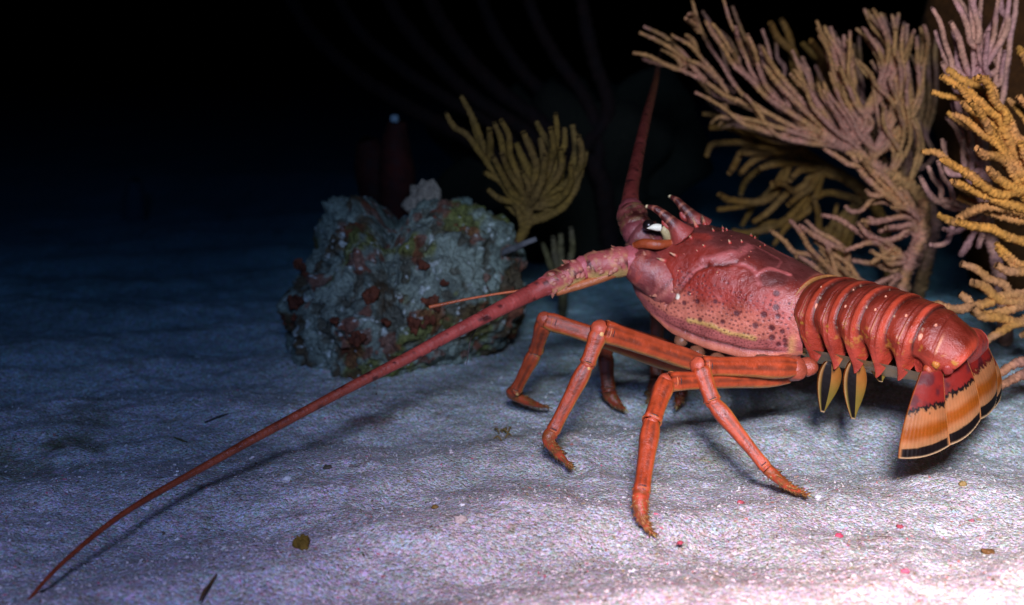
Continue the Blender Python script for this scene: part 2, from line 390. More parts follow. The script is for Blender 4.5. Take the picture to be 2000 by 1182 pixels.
groove = np.exp(-((u-.50)/.035)**2)*smooth(.1, .5, at_)*smooth(1.6, 1.3, at_)
prof = prof-.02*groove+.012*np.exp(-((u-.57)/.04)**2)
pl = smooth(1.15, 1.55, at_)
prof = prof+.05*np.exp(-((u-.45)/.2)**2)*np.exp(-((at_-1.35)/.14)**2)*(1-.0*u)
# pleura: each side plate narrows to a point below
pk = np.abs(u-.62)
cut = smooth(1.25, 1.9, at_)*smooth(.0, .5, pk)
ext = 1-.55*cut
rx = Aw*np.sign(np.sin(th))*np.abs(np.sin(th))**.9*(1+prof)*(1-.30*smooth(1.6, 2.05, at_)-.22*cut)
cz = np.cos(th); rz = np.where(cz > 0, Aht*cz, Ahb*cz*2.05*ext)*(1+prof)
AP = A0[:, None]+Ls[:, None]*rx[..., None]+Us[:, None]*rz[..., None]
sgn = fbm(AP*90, 3, 5); sg2 = fbm(AP*300, 2, 6)
ca = mixc(np.array([.19, .022, .015]), np.array([.36, .040, .024]), smooth(.5, 1.5, at_+.2*sgn+.0*q))
ca = mixc(ca, np.array([.60, .075, .045]), smooth(.74, .86, u)*smooth(1.0, .93, u+0*at_)*.9)
ca = mixc(ca, BLACK, np.exp(-(u/.05)**2)*.85*(q > .09)+0*at_)
ca = mixc(ca, np.array([.75, .36, .26]), np.exp(-((u-.56)/.02)**2)*smooth(.7, 1.15, at_)*smooth(1.5, 1.3, at_)*.8)
ca = mixc(ca, np.array([.60, .30, .05]), smooth(.35, .7, sg2)*smooth(1.2, 1.5, at_)*.8)
ca = mixc(ca, np.array([.55, .06, .045]), smooth(1.45, 1.8, at_)*.7)
ca = mixc(ca, np.array([.55, .09, .09]), ((seg == 0)*.6)+0*at_)
ca = mixc(ca, np.array([.6, .4, .12]), np.exp(-((q-.082)/.005)**2)*.45+0*at_)
ca = mixc(ca, np.array([.65, .45, .40]), smooth(.55, .8, fbm(AP*420, 2, 8))*np.exp(-((u-.05)/.05)**2)*.8)
body.grid(AP, ca*.56*np.array([1.08, 1.1, .78]))
def onab(px, py):
    pp = proj(AP); d = (pp[..., 0]-px)**2+(pp[..., 1]-py)**2+((AP-A0[:, None])@np.array([0, 1, 0]) > .012)*1e6
    return AP[np.unravel_index(np.argmin(d), d.shape)]
for px, py, r in [(1593, 600, 7), (1652, 599, 3.5), (1711, 606, 3.5), (1770, 618, 3.5), (1828, 637, 4), (1800, 660, 7), (1604, 562, 2.5), (1667, 567, 2.5), (1730, 581, 3)]:
    p = onab(px, py); m = r/2700
    blob(body, p+np.array([0, m*.35, 0]), m, np.array([.46, .19, .11]), 8, (.8, .5, 1.2))
# underside: skin of the belly and the leg sockets
vent = np.stack([A0+Ls*Aw*.75*k-Us*Ahb*(.55+.5*(1-abs(k))) for k in np.linspace(-1, 1, 15)], 1)
body.grid(vent, np.array([.34, .24, .11]))
for px, py, Y_, r in [(1578, 716, .857, 19), (1552, 720, .852, 24), (1535, 715, .86, 24), (1490, 708, .875, 24), (1450, 712, .885, 22), (1400, 705, .895, 24), (1360, 690, .905, 22), (1330, 665, .92, 20)]:
    P_ = at(px, py, Y_)
    blob(body, P_, r/2600*(1 if px > 1500 else .75), np.array([.34, .065, .03]) if px > 1500 else np.array([.20, .08, .04]), 10, (1, 1.2, .9), .12)
    blob(body, mirror(P_), r/2600, np.array([.45, .30, .12]), 8, (1, 1.2, .9), .12)
tag(body.build('body', M_SHELL, root))

# tail fan
fan = MB()
def fancol(t, w_, V, black_in):
    n = fbm(V*160, 3, 31); f2 = fbm(V*np.array([900, 900, 300]), 2, 32)
    c = mixc(np.array([.42, .035, .025]), np.array([.20, .03, .035]), smooth(-.3, .5, n))
    c = mixc(c, BLACK, black_in*smooth(.37, .40, t+.04*f2)*smooth(.50, .46, t+.05*f2)*smooth(-.9, -.2, n+.6))
    pe, orr = np.array([.66, .31, .12]), np.array([.52, .15, .012])
    b = mixc(pe, orr, smooth(.56, .66, t+.015*n)*smooth(.81, .72, t+.015*n))
    b = mixc(b, np.array([.68, .36, .15]), smooth(.77, .84, t))
    e = smooth(.865, .875, t+.006*n)*smooth(.985, .975, t+.004*n)*smooth(.02, .07, w_)*smooth(.98, .93, w_)
    b = mixc(b, BLACK, e)
    c = mixc(c, b, smooth(.43, .46, t+.05*f2))
    return c
def leaf(name, bl, br, tl, tr, mid, par, black_in=1., nu=90, nw=46, bulge=.003, round_=.2, th_=.0012, colf=fancol):
    """thin shell between base corners bl,br and tip corners tl,tr (3-D points)"""
    t = np.linspace(0, 1, nu)[:, None, None]; w_ = np.linspace(0, 1, nw)[None, :, None]
    le = bl*(1-t)+tl*t+mid[0]*(4*t*(1-t)); ri = br*(1-t)+tr*t+mid[1]*(4*t*(1-t))
    P = le*(1-w_)+ri*w_
    ax = ((tl+tr)-(bl+br))/2
    P = P+ax*(round_*.28*t**3*(4*w_*(1-w_)-.5))
    nn = np.cross(tr-tl, ax); nn /= np.linalg.norm(nn); nn *= np.sign(np.dot(nn, CAM-P[nu//2, nw//2]))
    rib = .00012*np.sin(w_*math.pi*26)*smooth(.3, .6, t)
    P = P+nn*(bulge*4*w_*(1-w_)*np.sin(t*math.pi*.6+.5)+rib)
    T2, W2 = t[..., 0]+0*w_[..., 0], w_[..., 0]+0*t[..., 0]
    c = colf(T2, W2, P, black_in)
    ed = smooth(.975, .99, T2); c = mixc(c, np.array([.8, .6, .35]), ed)
    c = mixc(c, np.array([.7, .28, .06]), np.exp(-(np.minimum(W2, 1-W2)/.018)**2)*.8)
    m = MB(); m.grid(P, c); m.grid(P-nn*th_*(1-.6*T2[..., None]), c)
    r0 = np.concatenate([np.arange(nw), np.arange(1, nu)*nw+nw-1, (nu-1)*nw+np.arange(nw-2, -1, -1), np.arange(nu-2, 0, -1)*nw])
    r1 = np.roll(r0, -1); o_ = nu*nw
    m.f.append(np.stack([r0, r1, r1+o_, r0+o_], 1))
    return m.build(name, M_FAN, par)
fanb = MB()
tube(fanb, [at(1800, 705, .805), at(1835, 700, .81), at(1870, 680, .82), at(1905, 668, .835)], [.010, .014, .015, .010], 30, 14, color=np.array([.45, .05, .03]))
for px, py, Y_, r, c in [(1814, 723, .792, 11, np.array([.42, .07, .02])), (1838, 700, .792, 13, RED), (1828, 712, .786, 8, np.array([.6, .22, .03])), (1870, 690, .80, 16, RED), (1893, 658, .82, 9, np.array([.5, .10, .02])), (1850, 718, .786, 12, RED),
                         (1822, 699, .79, 5, CREAM*.8), (1858, 678, .80, 5, CREAM*.8)]:
    blob(fanb, at(px, py, Y_), r/2800, c, 9, (1, 1, 1), .2)
fanb.c = [c_*.62 for c_ in fanb.c]
fo = fanb.build('tail_fan', M_SHELL, root)
z3 = np.zeros(3)
leaf('telson', at(1842, 700, .795), at(1908, 646, .832), at(1908, 826, .798), at(1948, 780, .83), (at(1880, 750, .80)-at(1876, 760, .80), at(1944, 706, .832)-at(1930, 713, .832)), fo, .55)
leaf('uropod', at(1836, 712, .795), at(1882, 690, .80), at(1848, 876, .782), at(1917, 822, .795), (at(1838, 790, .785)-at(1842, 792, .785), at(1905, 750, .797)-at(1898, 754, .797)), fo)
leaf('uropod', at(1800, 725, .79), at(1842, 722, .79), at(1754, 900, .765), at(1856, 874, .778), (at(1768, 820, .775)-at(1777, 812, .775), at(1848, 800, .78)-at(1849, 798, .78)), fo)
leaf('uropod', at(1890, 690, .83), at(1915, 668, .85), at(1925, 812, .83), at(1957, 765, .85), (z3, at(1950, 715, .85)-at(1936, 716, .85)), fo, .3)
leaf('uropod', at(1895, 690, .85), at(1915, 672, .87), at(1930, 800, .85), at(1956, 772, .885), (z3, z3), fo, .3)

# legs
def legcol(t, ph, V):
    n = fbm(V*150, 3, 51)
    st = np.cos(ph*4+.6)+.0*t
    c = mixc(np.array([.50, .062, .028]), np.array([.19, .035, .025]), smooth(.62, .9, st+.3*n)*.85)
    c = mixc(c, np.array([.60, .30, .10]), smooth(.75, .97, np.cos(ph+1.35))*.7)
    c = mixc(c, np.array([.06, .02, .02]), np.exp(-((ph-.45-.1*np.sin(t*3))/.09)**2)*.7)
    return c*.74*np.array([1.05, 1.2, .7])
def leg(pts, rad_, dark=1., dact=None, bristle=60, dl=.0042, up=(0, -1, .3), flatm=1.0, sock=None):
    """pts hip..ankle as (px,py,Y); rad radius in metres at each; dact foot path"""
    rad = [(a*.76, b*.79) for a, b in rad_]
    m = MB()
    P = [at(*p) for p in pts]
    for k in range(len(P)-1):
        a, b = P[k], P[k+1]; r0, r1 = rad[k]; L_ = np.linalg.norm(b-a)
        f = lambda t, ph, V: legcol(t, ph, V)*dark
        Q = [a, a+(b-a)*.08, a+(b-a)*.5, a+(b-a)*.86, a+(b-a)*.95, b]
        R_ = [r0*.74, r0*.9, (r0+r1)*.46, r1*.95, r1*1.0, r1*.85]
        tube(m, Q, R_, 46, 28, up=up, flat=flatm, colf=f, sq=.6)
        # hinge: knuckle with a dark seam and pale membrane
        blob(m, b, r1*.90, np.array([.40, .07, .03])*dark, 10, (1, 1, 1), .1)
        d = (b-a)/L_
        for s_, c_ in ((.93, BLACK), (.955, np.array([.50, .14, .04]))):
            C_ = a+(b-a)*s_; e1 = np.cross(d, [0, -1, .3]); e1 /= np.linalg.norm(e1); e2 = np.cross(d, e1)
            an = np.linspace(0, 2*math.pi, 21); ring = [C_+(e1*math.cos(x)+e2*math.sin(x))*r1*1.0 for x in an]
            tube(m, ring, [.00045]*21, 42, 5, color=c_*dark)
        vw = (CAM-b)/np.linalg.norm(CAM-b)
        blob(m, b+vw*r1*.68+np.array([.001, 0, -.003]), r1*.28, np.array([.62, .36, .12])*dark, 7, (1, 1, 1.2), .15)
    o = m.build('leg', M_LEG, root)
    if dact:
        m = MB(); D = [P[-1]]+[at(*p) for p in dact]
        nD = len(D); r = np.interp(np.linspace(0, 1, nD), [0, .25, .8, 1], [rad[-1][1]*1.0, rad[-1][1]*1.02, rad[-1][1]*.52, rad[-1][1]*.10])
        f = lambda t, ph, V: mixc(np.array([.44, .06, .02]), np.array([.24, .06, .015]), smooth(-.3, .4, fbm(V*260, 3, 3)))*dark
        C, rr, T, N, B = tube(m, D, r, 40, 16, up=up, colf=f)
        tip = C[-1]; cone(m, tip, T[-1], rr[-1]*1.3, .006, np.array([.6, .4, .1])*dark, 7, YEL*dark)
        for _ in range(bristle):
            i = rng.integers(4, 39); a = rng.uniform(0, 6.28); d = N[i]*math.cos(a)+B[i]*math.sin(a)
            cone(m, C[i]+d*rr[i]*.85, d*.8+T[i]*.9, .0007, rng.uniform(.5, 1.1)*dl, np.array([.30, .12, .03])*dark, 4, np.array([.42, .20, .05])*dark)
        m.build('dactyl', M_LEG, o)
    return o
mm = .001
g = lambda px, py, dz=.002: tuple([px, py, float(gnd(px, py)[1])])
# near side, front to back
leg([(1350, 716, .92), (1064, 625, .925), (1047, 685, .95), (1008, 762, .962)], [(12*mm, 9*mm), (9*mm, 7.5*mm), (8*mm, 6.5*mm)], .9, [(1000, 766, .965), (1035, 786, .972), (1072, 796, .985)], 60)
leg([(1375, 712, .89), (1172, 645, .852), (1147, 712, .846), (1078, 846, .84)], [(10*mm, 10.5*mm), (9*mm, 7.5*mm), (8*mm, 6.5*mm)], 1., [(1072, 852, .838), (1090, 885, .84), (1118, 913, .843)], 90)
leg([(1535, 735, .862), (1300, 746, .80), (1272, 826, .772), (1252, 966, .733)], [(10*mm, 8.5*mm), (9*mm, 8*mm), (8.5*mm, 7*mm)], 1., [(1250, 976, .73), (1256, 1015, .724), (1276, 1043, .722)], 110)
leg([(1548, 718, .848), (1366, 715, .815), (1392, 785, .806), (1498, 916, .786)], [(11*mm, 9*mm), (8.5*mm, 7.5*mm), (8*mm, 5.5*mm)], 1., [(1505, 922, .785), (1540, 950, .785), (1578, 967, .788)], 90)
# far side, seen below the body
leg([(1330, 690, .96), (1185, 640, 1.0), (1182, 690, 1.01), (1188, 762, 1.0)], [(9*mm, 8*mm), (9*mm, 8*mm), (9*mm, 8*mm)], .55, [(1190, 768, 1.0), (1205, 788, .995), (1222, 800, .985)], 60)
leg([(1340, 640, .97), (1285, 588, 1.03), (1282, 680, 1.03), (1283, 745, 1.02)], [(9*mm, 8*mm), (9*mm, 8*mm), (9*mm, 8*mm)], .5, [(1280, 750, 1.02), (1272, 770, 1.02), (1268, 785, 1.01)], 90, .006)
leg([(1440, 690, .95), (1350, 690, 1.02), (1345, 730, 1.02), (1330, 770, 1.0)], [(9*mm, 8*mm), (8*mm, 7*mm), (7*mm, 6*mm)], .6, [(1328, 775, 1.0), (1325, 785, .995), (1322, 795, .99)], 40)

# antennae
def pedcol(t, ph, V):
    n = fbm(V*120, 3, 61); n2_ = fbm(V*330, 2, 62)
    c = mixc(np.array([.46, .12, .14]), np.array([.12, .025, .025]), smooth(.0, .35, n+.3*n2_))
    c = mixc(c, np.array([.62, .36, .20]), smooth(.2, .6, n2_)*.6)
    return mixc(c*np.array([.86, .74, .56]), np.array([.66, .46, .15]), smooth(.6, .92, np.cos(ph+2.5))*.8)
def cheek(t, ph, V):
    n = fbm(V*70, 4, 66); n2_ = fbm(V*260, 3, 67)
    c = mixc(np.array([.24, .055, .06]), np.array([.44, .12, .12]), smooth(-.3, .5, n+.3*n2_))
    c = mixc(c, np.array([.58, .20, .18]), np.exp(-((t-.34-.05*np.sin(ph*2))/.035)**2)*.8)
    c = mixc(c, BLACK, np.exp(-((t-.40-.05*np.sin(ph*2))/.014)**2)*.8)
    c = mixc(c, np.array([.42, .05, .03]), smooth(.55, .85, t)*smooth(-.2, .4, n2_+n)*.7)
    return mixc(c, np.array([.55, .25, .20]), smooth(.4, .7, n2_)*.4)*np.array([.76, .66, .56])
def flagcol(t, ph, V):
    n = vnoise(V*230, 71); n3 = np.sin(t*900)
    c = mixc(np.array([.50, .09, .10]), np.array([.36, .075, .03]), smooth(.15, .6, t))
    c = mixc(c, c*.55, smooth(.3, 1., n3)*.35)
    c = mixc(c, DARK*.6, smooth(.46, .60, n)*smooth(.7, .3, t)*.9)
    return c*.70*np.array([1.05, .92, .66])
def antenna(ped, rad, fl, frad, spines, dark=1.):
    m = MB(); P = [at(*p) for p in ped]
    for k in range(len(P)-1):
        a, b = P[k], P[k+1]
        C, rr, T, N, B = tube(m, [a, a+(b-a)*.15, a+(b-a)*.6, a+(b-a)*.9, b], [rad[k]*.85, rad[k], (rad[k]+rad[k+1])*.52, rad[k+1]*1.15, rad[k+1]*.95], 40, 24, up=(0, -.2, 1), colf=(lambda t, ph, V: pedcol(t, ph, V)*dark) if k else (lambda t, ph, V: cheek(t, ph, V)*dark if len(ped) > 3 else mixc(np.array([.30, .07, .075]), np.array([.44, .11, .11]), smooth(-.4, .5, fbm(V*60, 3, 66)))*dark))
        blob(m, b, rad[k+1]*1.0, np.array([.45, .10, .11])*dark, 9, (1, 1, 1), .1)
        for _ in range(spines):
            i = rng.integers(3, 38); x = rng.uniform(-2.4, 2.4); d = N[i]*math.cos(x)+B[i]*math.sin(x)
            h = rng.uniform(.0014, .0042); cone(m, C[i]+d*rr[i]*.86, d+T[i]*.8, h*.75, h*1.55, np.array([.30, .05, .05])*dark, 8, np.array([.62, .28, .16])*dark)
    o = m.build('antenna', M_SHELL, root)
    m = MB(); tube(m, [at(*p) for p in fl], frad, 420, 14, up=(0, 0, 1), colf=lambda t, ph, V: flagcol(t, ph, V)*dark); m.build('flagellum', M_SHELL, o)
    return o
antenna([(1345, 572, .935), (1230, 509, .94), (1140, 522, .935), (1066, 558, .925)], [.0205, .0118, .0090, .0076],
        [(1078, 553, .926), (1040, 571, .92), (1000, 591, .908), (940, 622, .89), (880, 653, .875), (800, 697, .855), (700, 748, .83), (600, 801, .805), (500, 855, .78), (400, 911, .755), (300, 967, .725), (230, 1011, .70), (150, 1075, .668), (90, 1132, .642), (50, 1182, .62), (25, 1222, .605)],
        [.0076, .0068, .0060, .0052, .0047, .0043, .0037, .0032, .0030, .0025, .0021, .0018, .0015, .0012, .001, .0008], 20)
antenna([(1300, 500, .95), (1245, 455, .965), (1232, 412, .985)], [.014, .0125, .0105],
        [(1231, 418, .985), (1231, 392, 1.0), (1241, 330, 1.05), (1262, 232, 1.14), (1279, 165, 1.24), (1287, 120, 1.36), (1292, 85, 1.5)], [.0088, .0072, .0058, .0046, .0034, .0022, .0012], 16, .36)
ant = MB()
tube(ant, [at(1215, 528, .935), at(1150, 552, .93), at(1085, 572, .925)], [.0038, .0034, .003], 30, 10, color=np.array([.40, .12, .04]))
tube(ant, [at(1090, 570, .925), at(1040, 566, .93), at(1000, 570, .93), at(920, 583, .93), at(838, 600, .93)], [.0026, .0012, .0010, .0010, .0014], 60, 8, color=np.array([.50, .11, .03]))
tube(ant, [at(1085, 572, .925), at(1020, 580, .92), at(970, 606, .915), at(925, 650, .91), at(911, 712, .905)], [.0026, .0009, .0007, .0005, .0003], 60, 8, color=np.array([.05, .03, .03]))
ant.build('antennule', M_SHELL, root)
ant = MB(); tube(ant, [at(1310, 475, .935), at(1285, 478, .93), at(1255, 476, .935), at(1240, 480, .94)], [.003, .0038, .0038, .003], 24, 12, color=np.array([.28, .05, .012])); ant.build('antennule', M_SHELL, root)
# horns over the eyes
def horncol(t, ph, V):
    c = mixc(np.array([.30, .05, .04]), np.array([.07, .012, .009]), smooth(.2, .45, t))
    c = mixc(c, np.array([.36, .12, .07]), smooth(.6, .9, np.sin(t*34+2.*np.sin(ph)))*.7*smooth(.2, .4, t))
    return mixc(c, np.array([.62, .50, .28]), smooth(.95, .985, t))
for pts in ([(1334, 462, .935), (1316, 440, .935), (1298, 421, .935), (1280, 408, .937), (1262, 403, .94)], [(1370, 446, .985), (1351, 424, .985), (1334, 405, .987), (1321, 391, .99), (1307, 383, .993)]):
    m = MB(); tube(m, [at(*p) for p in pts], [.0105, .0060, .0038, .0027, .0013], 40, 14, up=(.6, 0, .8), flat=1.15, colf=horncol)
    tube(m, [at(pts[1][0]+6, pts[1][1]+6, pts[1][2]), at(pts[1][0]-18, pts[1][1]-4, pts[1][2]), at(pts[1][0]-22, pts[1][1]-10, pts[1][2])], [.004, .0028, .001], 14, 10, color=np.array([.35, .05, .04]))
    m.build('horn', M_SHELL, root)
for cx, cy, Y_ in ((1270, 441, .935), (1322, 440, .995)):
    m = MB(); tube(m, [at(cx+36, cy+26, Y_+.005), at(cx+30, cy+12, Y_), at(cx+22, cy+2, Y_)], [.0045, .0036, .0032], 20, 12, color=np.array([.36, .30, .15])); e = m.build('eye', M_SHELL, root)
    m = MB(); blob(m, at(cx-3, cy-1, Y_+.001), .0047, np.array([.006, .004, .004]), 16, (1, 1, .9)); m.build('eyeball', M_EYE, e)
    if cx > 1300: continue
    m = MB(); tube(m, [at(cx+20, cy+4, Y_-.006), at(cx+10, cy+3, Y_-.0065), at(cx-6, cy+5, Y_-.0058)], [.0028, .0027, .0003], 16, 12, color=np.array([.85, .85, .68])); m.build('eye_spot', M_SHELL, e)
# swimmerets
def swcol(t, w_, V, k):
    c = mixc(np.array([.62, .26, .05]), np.array([.45, .33, .06]), smooth(.3, .8, t))
    c = mixc(c, BLACK, smooth(.36, .33, w_)*smooth(.05, .10, w_)); c = mixc(c, BLACK, smooth(.42, .5, w_+.35*t)*smooth(.75, .65, w_+.8*t)*smooth(.35, .2, t))
    return mixc(c, np.array([.8, .62, .28]), np.exp(-(np.minimum(w_, 1-w_)/.035)**2))
for (x0, y0, x1, y1, Y_) in ((1622, 706, 1603, 804, .855), (1672, 703, 1663, 818, .838), (1722, 700, 1716, 745, .84)):
    b0, b1 = at(x0-8, y0, Y_), at(x0+8, y0, Y_); t0 = at(x1, y1, Y_)
    o = leaf('swimmeret', b0, b1, t0, t0+.0002, ((at(x0-24, (y0+y1)/2-12, Y_)-at((x0-8+x1)/2, (y0+y1)/2, Y_)), (at(x0+20, (y0+y1)/2-8, Y_)-at((x0+8+x1)/2, (y0+y1)/2, Y_))), root, 1., bulge=.004, round_=0., colf=swcol)

# ------------------------------------------------------------------ soft corals
def extra(branches, n):
    out = []
    for k in range(n):
        b = branches[(k*7+3) % len(branches)]; dx, dy = rng.uniform(-16, 16), rng.uniform(-4, 14); s_ = rng.uniform(.8, 1.0); m_ = len(b)
        out.append([(b[i][0]+dx*(1-i/m_), b[i][1]+dy*(1-i/m_)) for i in range(int((1-s_)*m_), m_)] if m_ > 2 else [(x+dx*.4, y+dy) for x, y in b])
    return out
def coral(name, label, Yc, trunk, branches, rad, c0, c1, spread=.03, trad=None, grp=None, join=None, fuzz=.75, step=.0011, ybend=0., more=0):
    """trunk and branches are listed from the tip down; every branch is a part of its colony"""
    b = at(*trunk[-1]) if len(trunk[-1]) == 3 else at(trunk[-1][0], trunk[-1][1], Yc)
    r0 = empty(name, (b[0], b[1], float(zs(b[0], b[1])))); tag(r0, label, 'coral', grp)
    def colf(t, ph, V):
        k = smooth(-.5, .6, fbm(V*45, 2, 15)); sp = rng.random(t.shape)
        c = mixc(np.array(c0), np.array(c1), k)
        return c*(.7+.6*sp)[..., None]
    def one(pts, r, nm, off, tipf=.8):
        pts = [p if len(p) == 3 else (p[0], p[1], None) for p in pts]; n = len(pts)
        P = []
        for i, p in enumerate(pts):
            f = 1-i/max(1, n-1); y = p[2] if p[2] else Yc+off*f**1.3+ybend*f*f
            P.append(at(p[0], p[1], y))
        P = np.array(P); L_ = np.linalg.norm(np.diff(P, axis=0), axis=1).sum()
        nn = int(np.clip(L_/step, 12, 330)); rr = np.interp(np.linspace(0, 1, n), [0, .15, 1], [r*tipf, r, r*1.18])
        P[1:-1] += rng.normal(0, .0012, P[1:-1].shape)
        m = MB(); tube(m, P, rr, nn, 11, up=(.3, -1, .2), fuzz=fuzz, colf=colf); return m.build(nm, M_CORAL, r0)
    if trunk: one(trunk, trad or rad*1.7, 'stem', 0, 1.)
    for k, br in enumerate(branches+extra(branches, more)):
        br = [tuple(map(float, p)) for p in br]
        if join is not None:
            e = br[-1]; j = min(join, key=lambda q: (q[0]-e[0])**2+(q[1]-e[1])**2+(0 if q[1] > e[1]-8 else 4000))
            if 9 < math.hypot(j[0]-e[0], j[1]-e[1]) < 240: br.append((j[0], j[1]))
        one(br, rad*rng.uniform(.88, 1.12), 'branch', rng.uniform(-1, 1)*spread)
    return r0
B_UP = [
 [(1236,103),(1262,107),(1300,122),(1340,140),(1380,165),(1415,185),(1455,195),(1490,215),(1530,240),(1590,268),(1650,290)],
 [(1258,52),(1297,73),(1330,100),(1350,125),(1378,158)], [(1310,68),(1345,90),(1375,120),(1395,145),(1422,182)], [(1294,97),(1318,110),(1334,132)],
 [(1340,68),(1352,82),(1362,100)], [(1352,0),(1365,40),(1385,85),(1405,120),(1430,160),(1455,190),(1500,220)], [(1345,28),(1352,33),(1362,46)], [(1346,44),(1366,62)],
 [(1378,40),(1395,65),(1415,95),(1435,125),(1465,155),(1490,185),(1540,220),(1590,250)], [(1412,-6),(1425,40),(1440,75),(1455,110),(1475,145),(1500,175),(1540,210),(1585,245)],
 [(1437,52),(1445,80),(1453,104)], [(1460,68),(1475,100),(1487,140),(1500,170),(1530,205)], [(1489,58),(1497,90),(1507,120),(1513,150),(1530,190),(1552,228)],
 [(1488,92),(1500,118)], [(1357,180),(1385,195),(1420,220),(1445,240),(1480,255),(1530,262),(1575,252),(1620,268)], [(1390,240),(1405,233),(1422,228)], [(1415,198),(1418,214)],
 [(1430,100),(1437,120),(1452,145)], [(1455,185),(1475,212),(1502,252)], [(1420,220),(1450,230),(1490,252)], [(1350,120),(1380,135),(1410,160)],
 [(1594,40),(1612,75),(1625,115),(1640,155),(1650,190),(1668,225),(1690,270)], [(1610,50),(1618,70),(1626,88)], [(1622,52),(1632,90),(1645,130),(1655,165)],
 [(1660,60),(1660,100),(1657,140),(1665,170),(1680,205),(1702,245)], [(1672,55),(1690,75),(1708,100),(1722,124)], [(1688,17),(1705,50),(1720,80),(1735,110),(1745,145),(1755,178)],
 [(1705,18),(1722,55),(1738,90)], [(1720,27),(1735,70),(1745,110)], [(1742,28),(1745,60),(1748,100),(1755,150)], [(1755,28),(1749,60)], [(1772,48),(1773,90),(1770,130),(1778,170),(1780,215)],
 [(1785,60),(1775,88)], [(1760,88),(1765,120),(1775,150)], [(1805,50),(1810,80),(1800,140),(1795,200)], [(1790,75),(1789,120),(1790,180)],
 [(1620,140),(1632,170),(1645,200),(1660,235),(1680,265),(1702,292)], [(1575,175),(1590,205),(1610,235),(1635,260),(1665,275),(1690,300)],
 [(1597,162),(1610,190),(1625,215),(1640,240),(1652,266)], [(1608,160),(1622,185),(1640,210),(1660,240),(1676,272)], [(1547,98),(1560,130),(1572,160),(1600,204)],
 [(1566,112),(1580,140),(1592,178)], [(1702,140),(1705,165),(1712,200),(1720,240),(1735,280)], [(1728,205),(1732,235),(1742,265),(1757,304)], [(1692,215),(1690,240),(1697,270),(1707,304)],
 [(1783,218),(1790,250),(1797,290)], [(1550,135),(1565,155),(1580,180)], [(1663,195),(1672,225),(1684,255),(1700,285)], [(1640,130),(1655,165),(1672,200),(1690,235)],
 [(1702,120),(1715,140),(1735,155),(1755,170)], [(1668,115),(1690,140),(1712,165),(1740,200)], [(1750,200),(1757,228),(1768,258)], [(1635,75),(1650,105),(1662,138)],
 [(1650,75),(1655,96),(1660,118)], [(1715,240),(1728,270),(1745,300)], [(1675,255),(1695,280),(1715,310)], [(1752,100),(1757,130),(1762,175)], [(1735,150),(1748,185),(1765,230)],
 [(1770,200),(1772,240),(1778,280)], [(1705,55),(1716,85),(1728,118)], [(1690,130),(1708,165),(1724,205),(1745,250)],
 [(1738,120),(1744,160),(1752,205),(1764,262)], [(1762,150),(1766,190),(1770,240)], [(1612,100),(1628,135),(1642,172)], [(1600,70),(1616,105),(1630,140)]]
coral('gorgonian_coral', 'large bushy brownish mauve soft coral with fine upright twigs behind the lobster', 1.27,
      [(1600,262),(1660,292),(1715,325),(1765,352),(1800,385),(1806,430),(1800,468),(1780,508),(1768,545),(1762,575),(1760,600,1.30)], B_UP, .0017,
      (.66, .245, .085), (.66, .225, .145), .05, .0050, None, [(1650,290),(1700,315),(1740,340),(1775,362),(1800,390)], 1.05, .0008, 0., 36)
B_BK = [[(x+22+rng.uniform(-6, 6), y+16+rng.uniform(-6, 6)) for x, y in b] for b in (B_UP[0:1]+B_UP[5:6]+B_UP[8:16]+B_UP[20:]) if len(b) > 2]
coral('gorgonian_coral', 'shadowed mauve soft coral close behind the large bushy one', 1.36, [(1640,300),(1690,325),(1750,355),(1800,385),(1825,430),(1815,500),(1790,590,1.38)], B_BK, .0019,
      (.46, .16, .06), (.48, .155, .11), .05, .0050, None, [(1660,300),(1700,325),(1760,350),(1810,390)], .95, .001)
B_LOW = [
 [(1613,293),(1635,310),(1660,320),(1690,330),(1707,335)], [(1655,292),(1668,302),(1677,320)], [(1688,310),(1697,326)], [(1700,343),(1710,358),(1730,355),(1735,370),(1748,380)],
 [(1692,372),(1700,380),(1725,380),(1752,372)], [(1650,402),(1662,415),(1685,412),(1702,395),(1710,380)], [(1605,420),(1640,432),(1670,450),(1700,468)],
 [(1695,425),(1715,430),(1740,425),(1775,422),(1792,432)], [(1730,445),(1760,442),(1782,440)], [(1675,435),(1690,460),(1720,472),(1755,460),(1787,442)],
 [(1573,430),(1600,455),(1630,475),(1652,492)], [(1543,430),(1565,455),(1580,480),(1600,505),(1632,540)], [(1505,450),(1530,470),(1555,490),(1580,500),(1610,520),(1642,550)],
 [(1650,490),(1690,475),(1720,480),(1735,512)], [(1650,505),(1700,515),(1740,520),(1770,500),(1790,462)], [(1620,475),(1630,500),(1642,542)], [(1600,487),(1612,505),(1622,524)],
 [(1738,558),(1752,540)], [(1705,462),(1735,477)], [(1690,400),(1730,398),(1760,410),(1788,425)], [(1742,405),(1768,405),(1790,418)], [(1640,520),(1670,545),(1700,560)],
 [(1700,515),(1722,498),(1748,490)], [(1560,500),(1590,520),(1625,552),(1660,570)], [(1655,440),(1690,458),(1715,470)], [(1625,495),(1655,520),(1680,548)],
 [(1590,470),(1615,495),(1640,520)], [(1760,540),(1745,555),(1730,572)], [(1700,490),(1730,505),(1762,500)]]
coral('gorgonian_coral', 'low spreading mauve soft coral with curled twigs just above the lobster tail', 1.22,
      [(1804,392),(1800,430),(1797,462),(1778,505),(1766,548),(1758,580),(1752,610,1.26)], B_LOW, .0019, (.66, .24, .09), (.66, .225, .145), .04, .0042,
      None, [(1797,432),(1790,465),(1770,510),(1700,560),(1650,560)], 1.05, .0008, 0., 16)
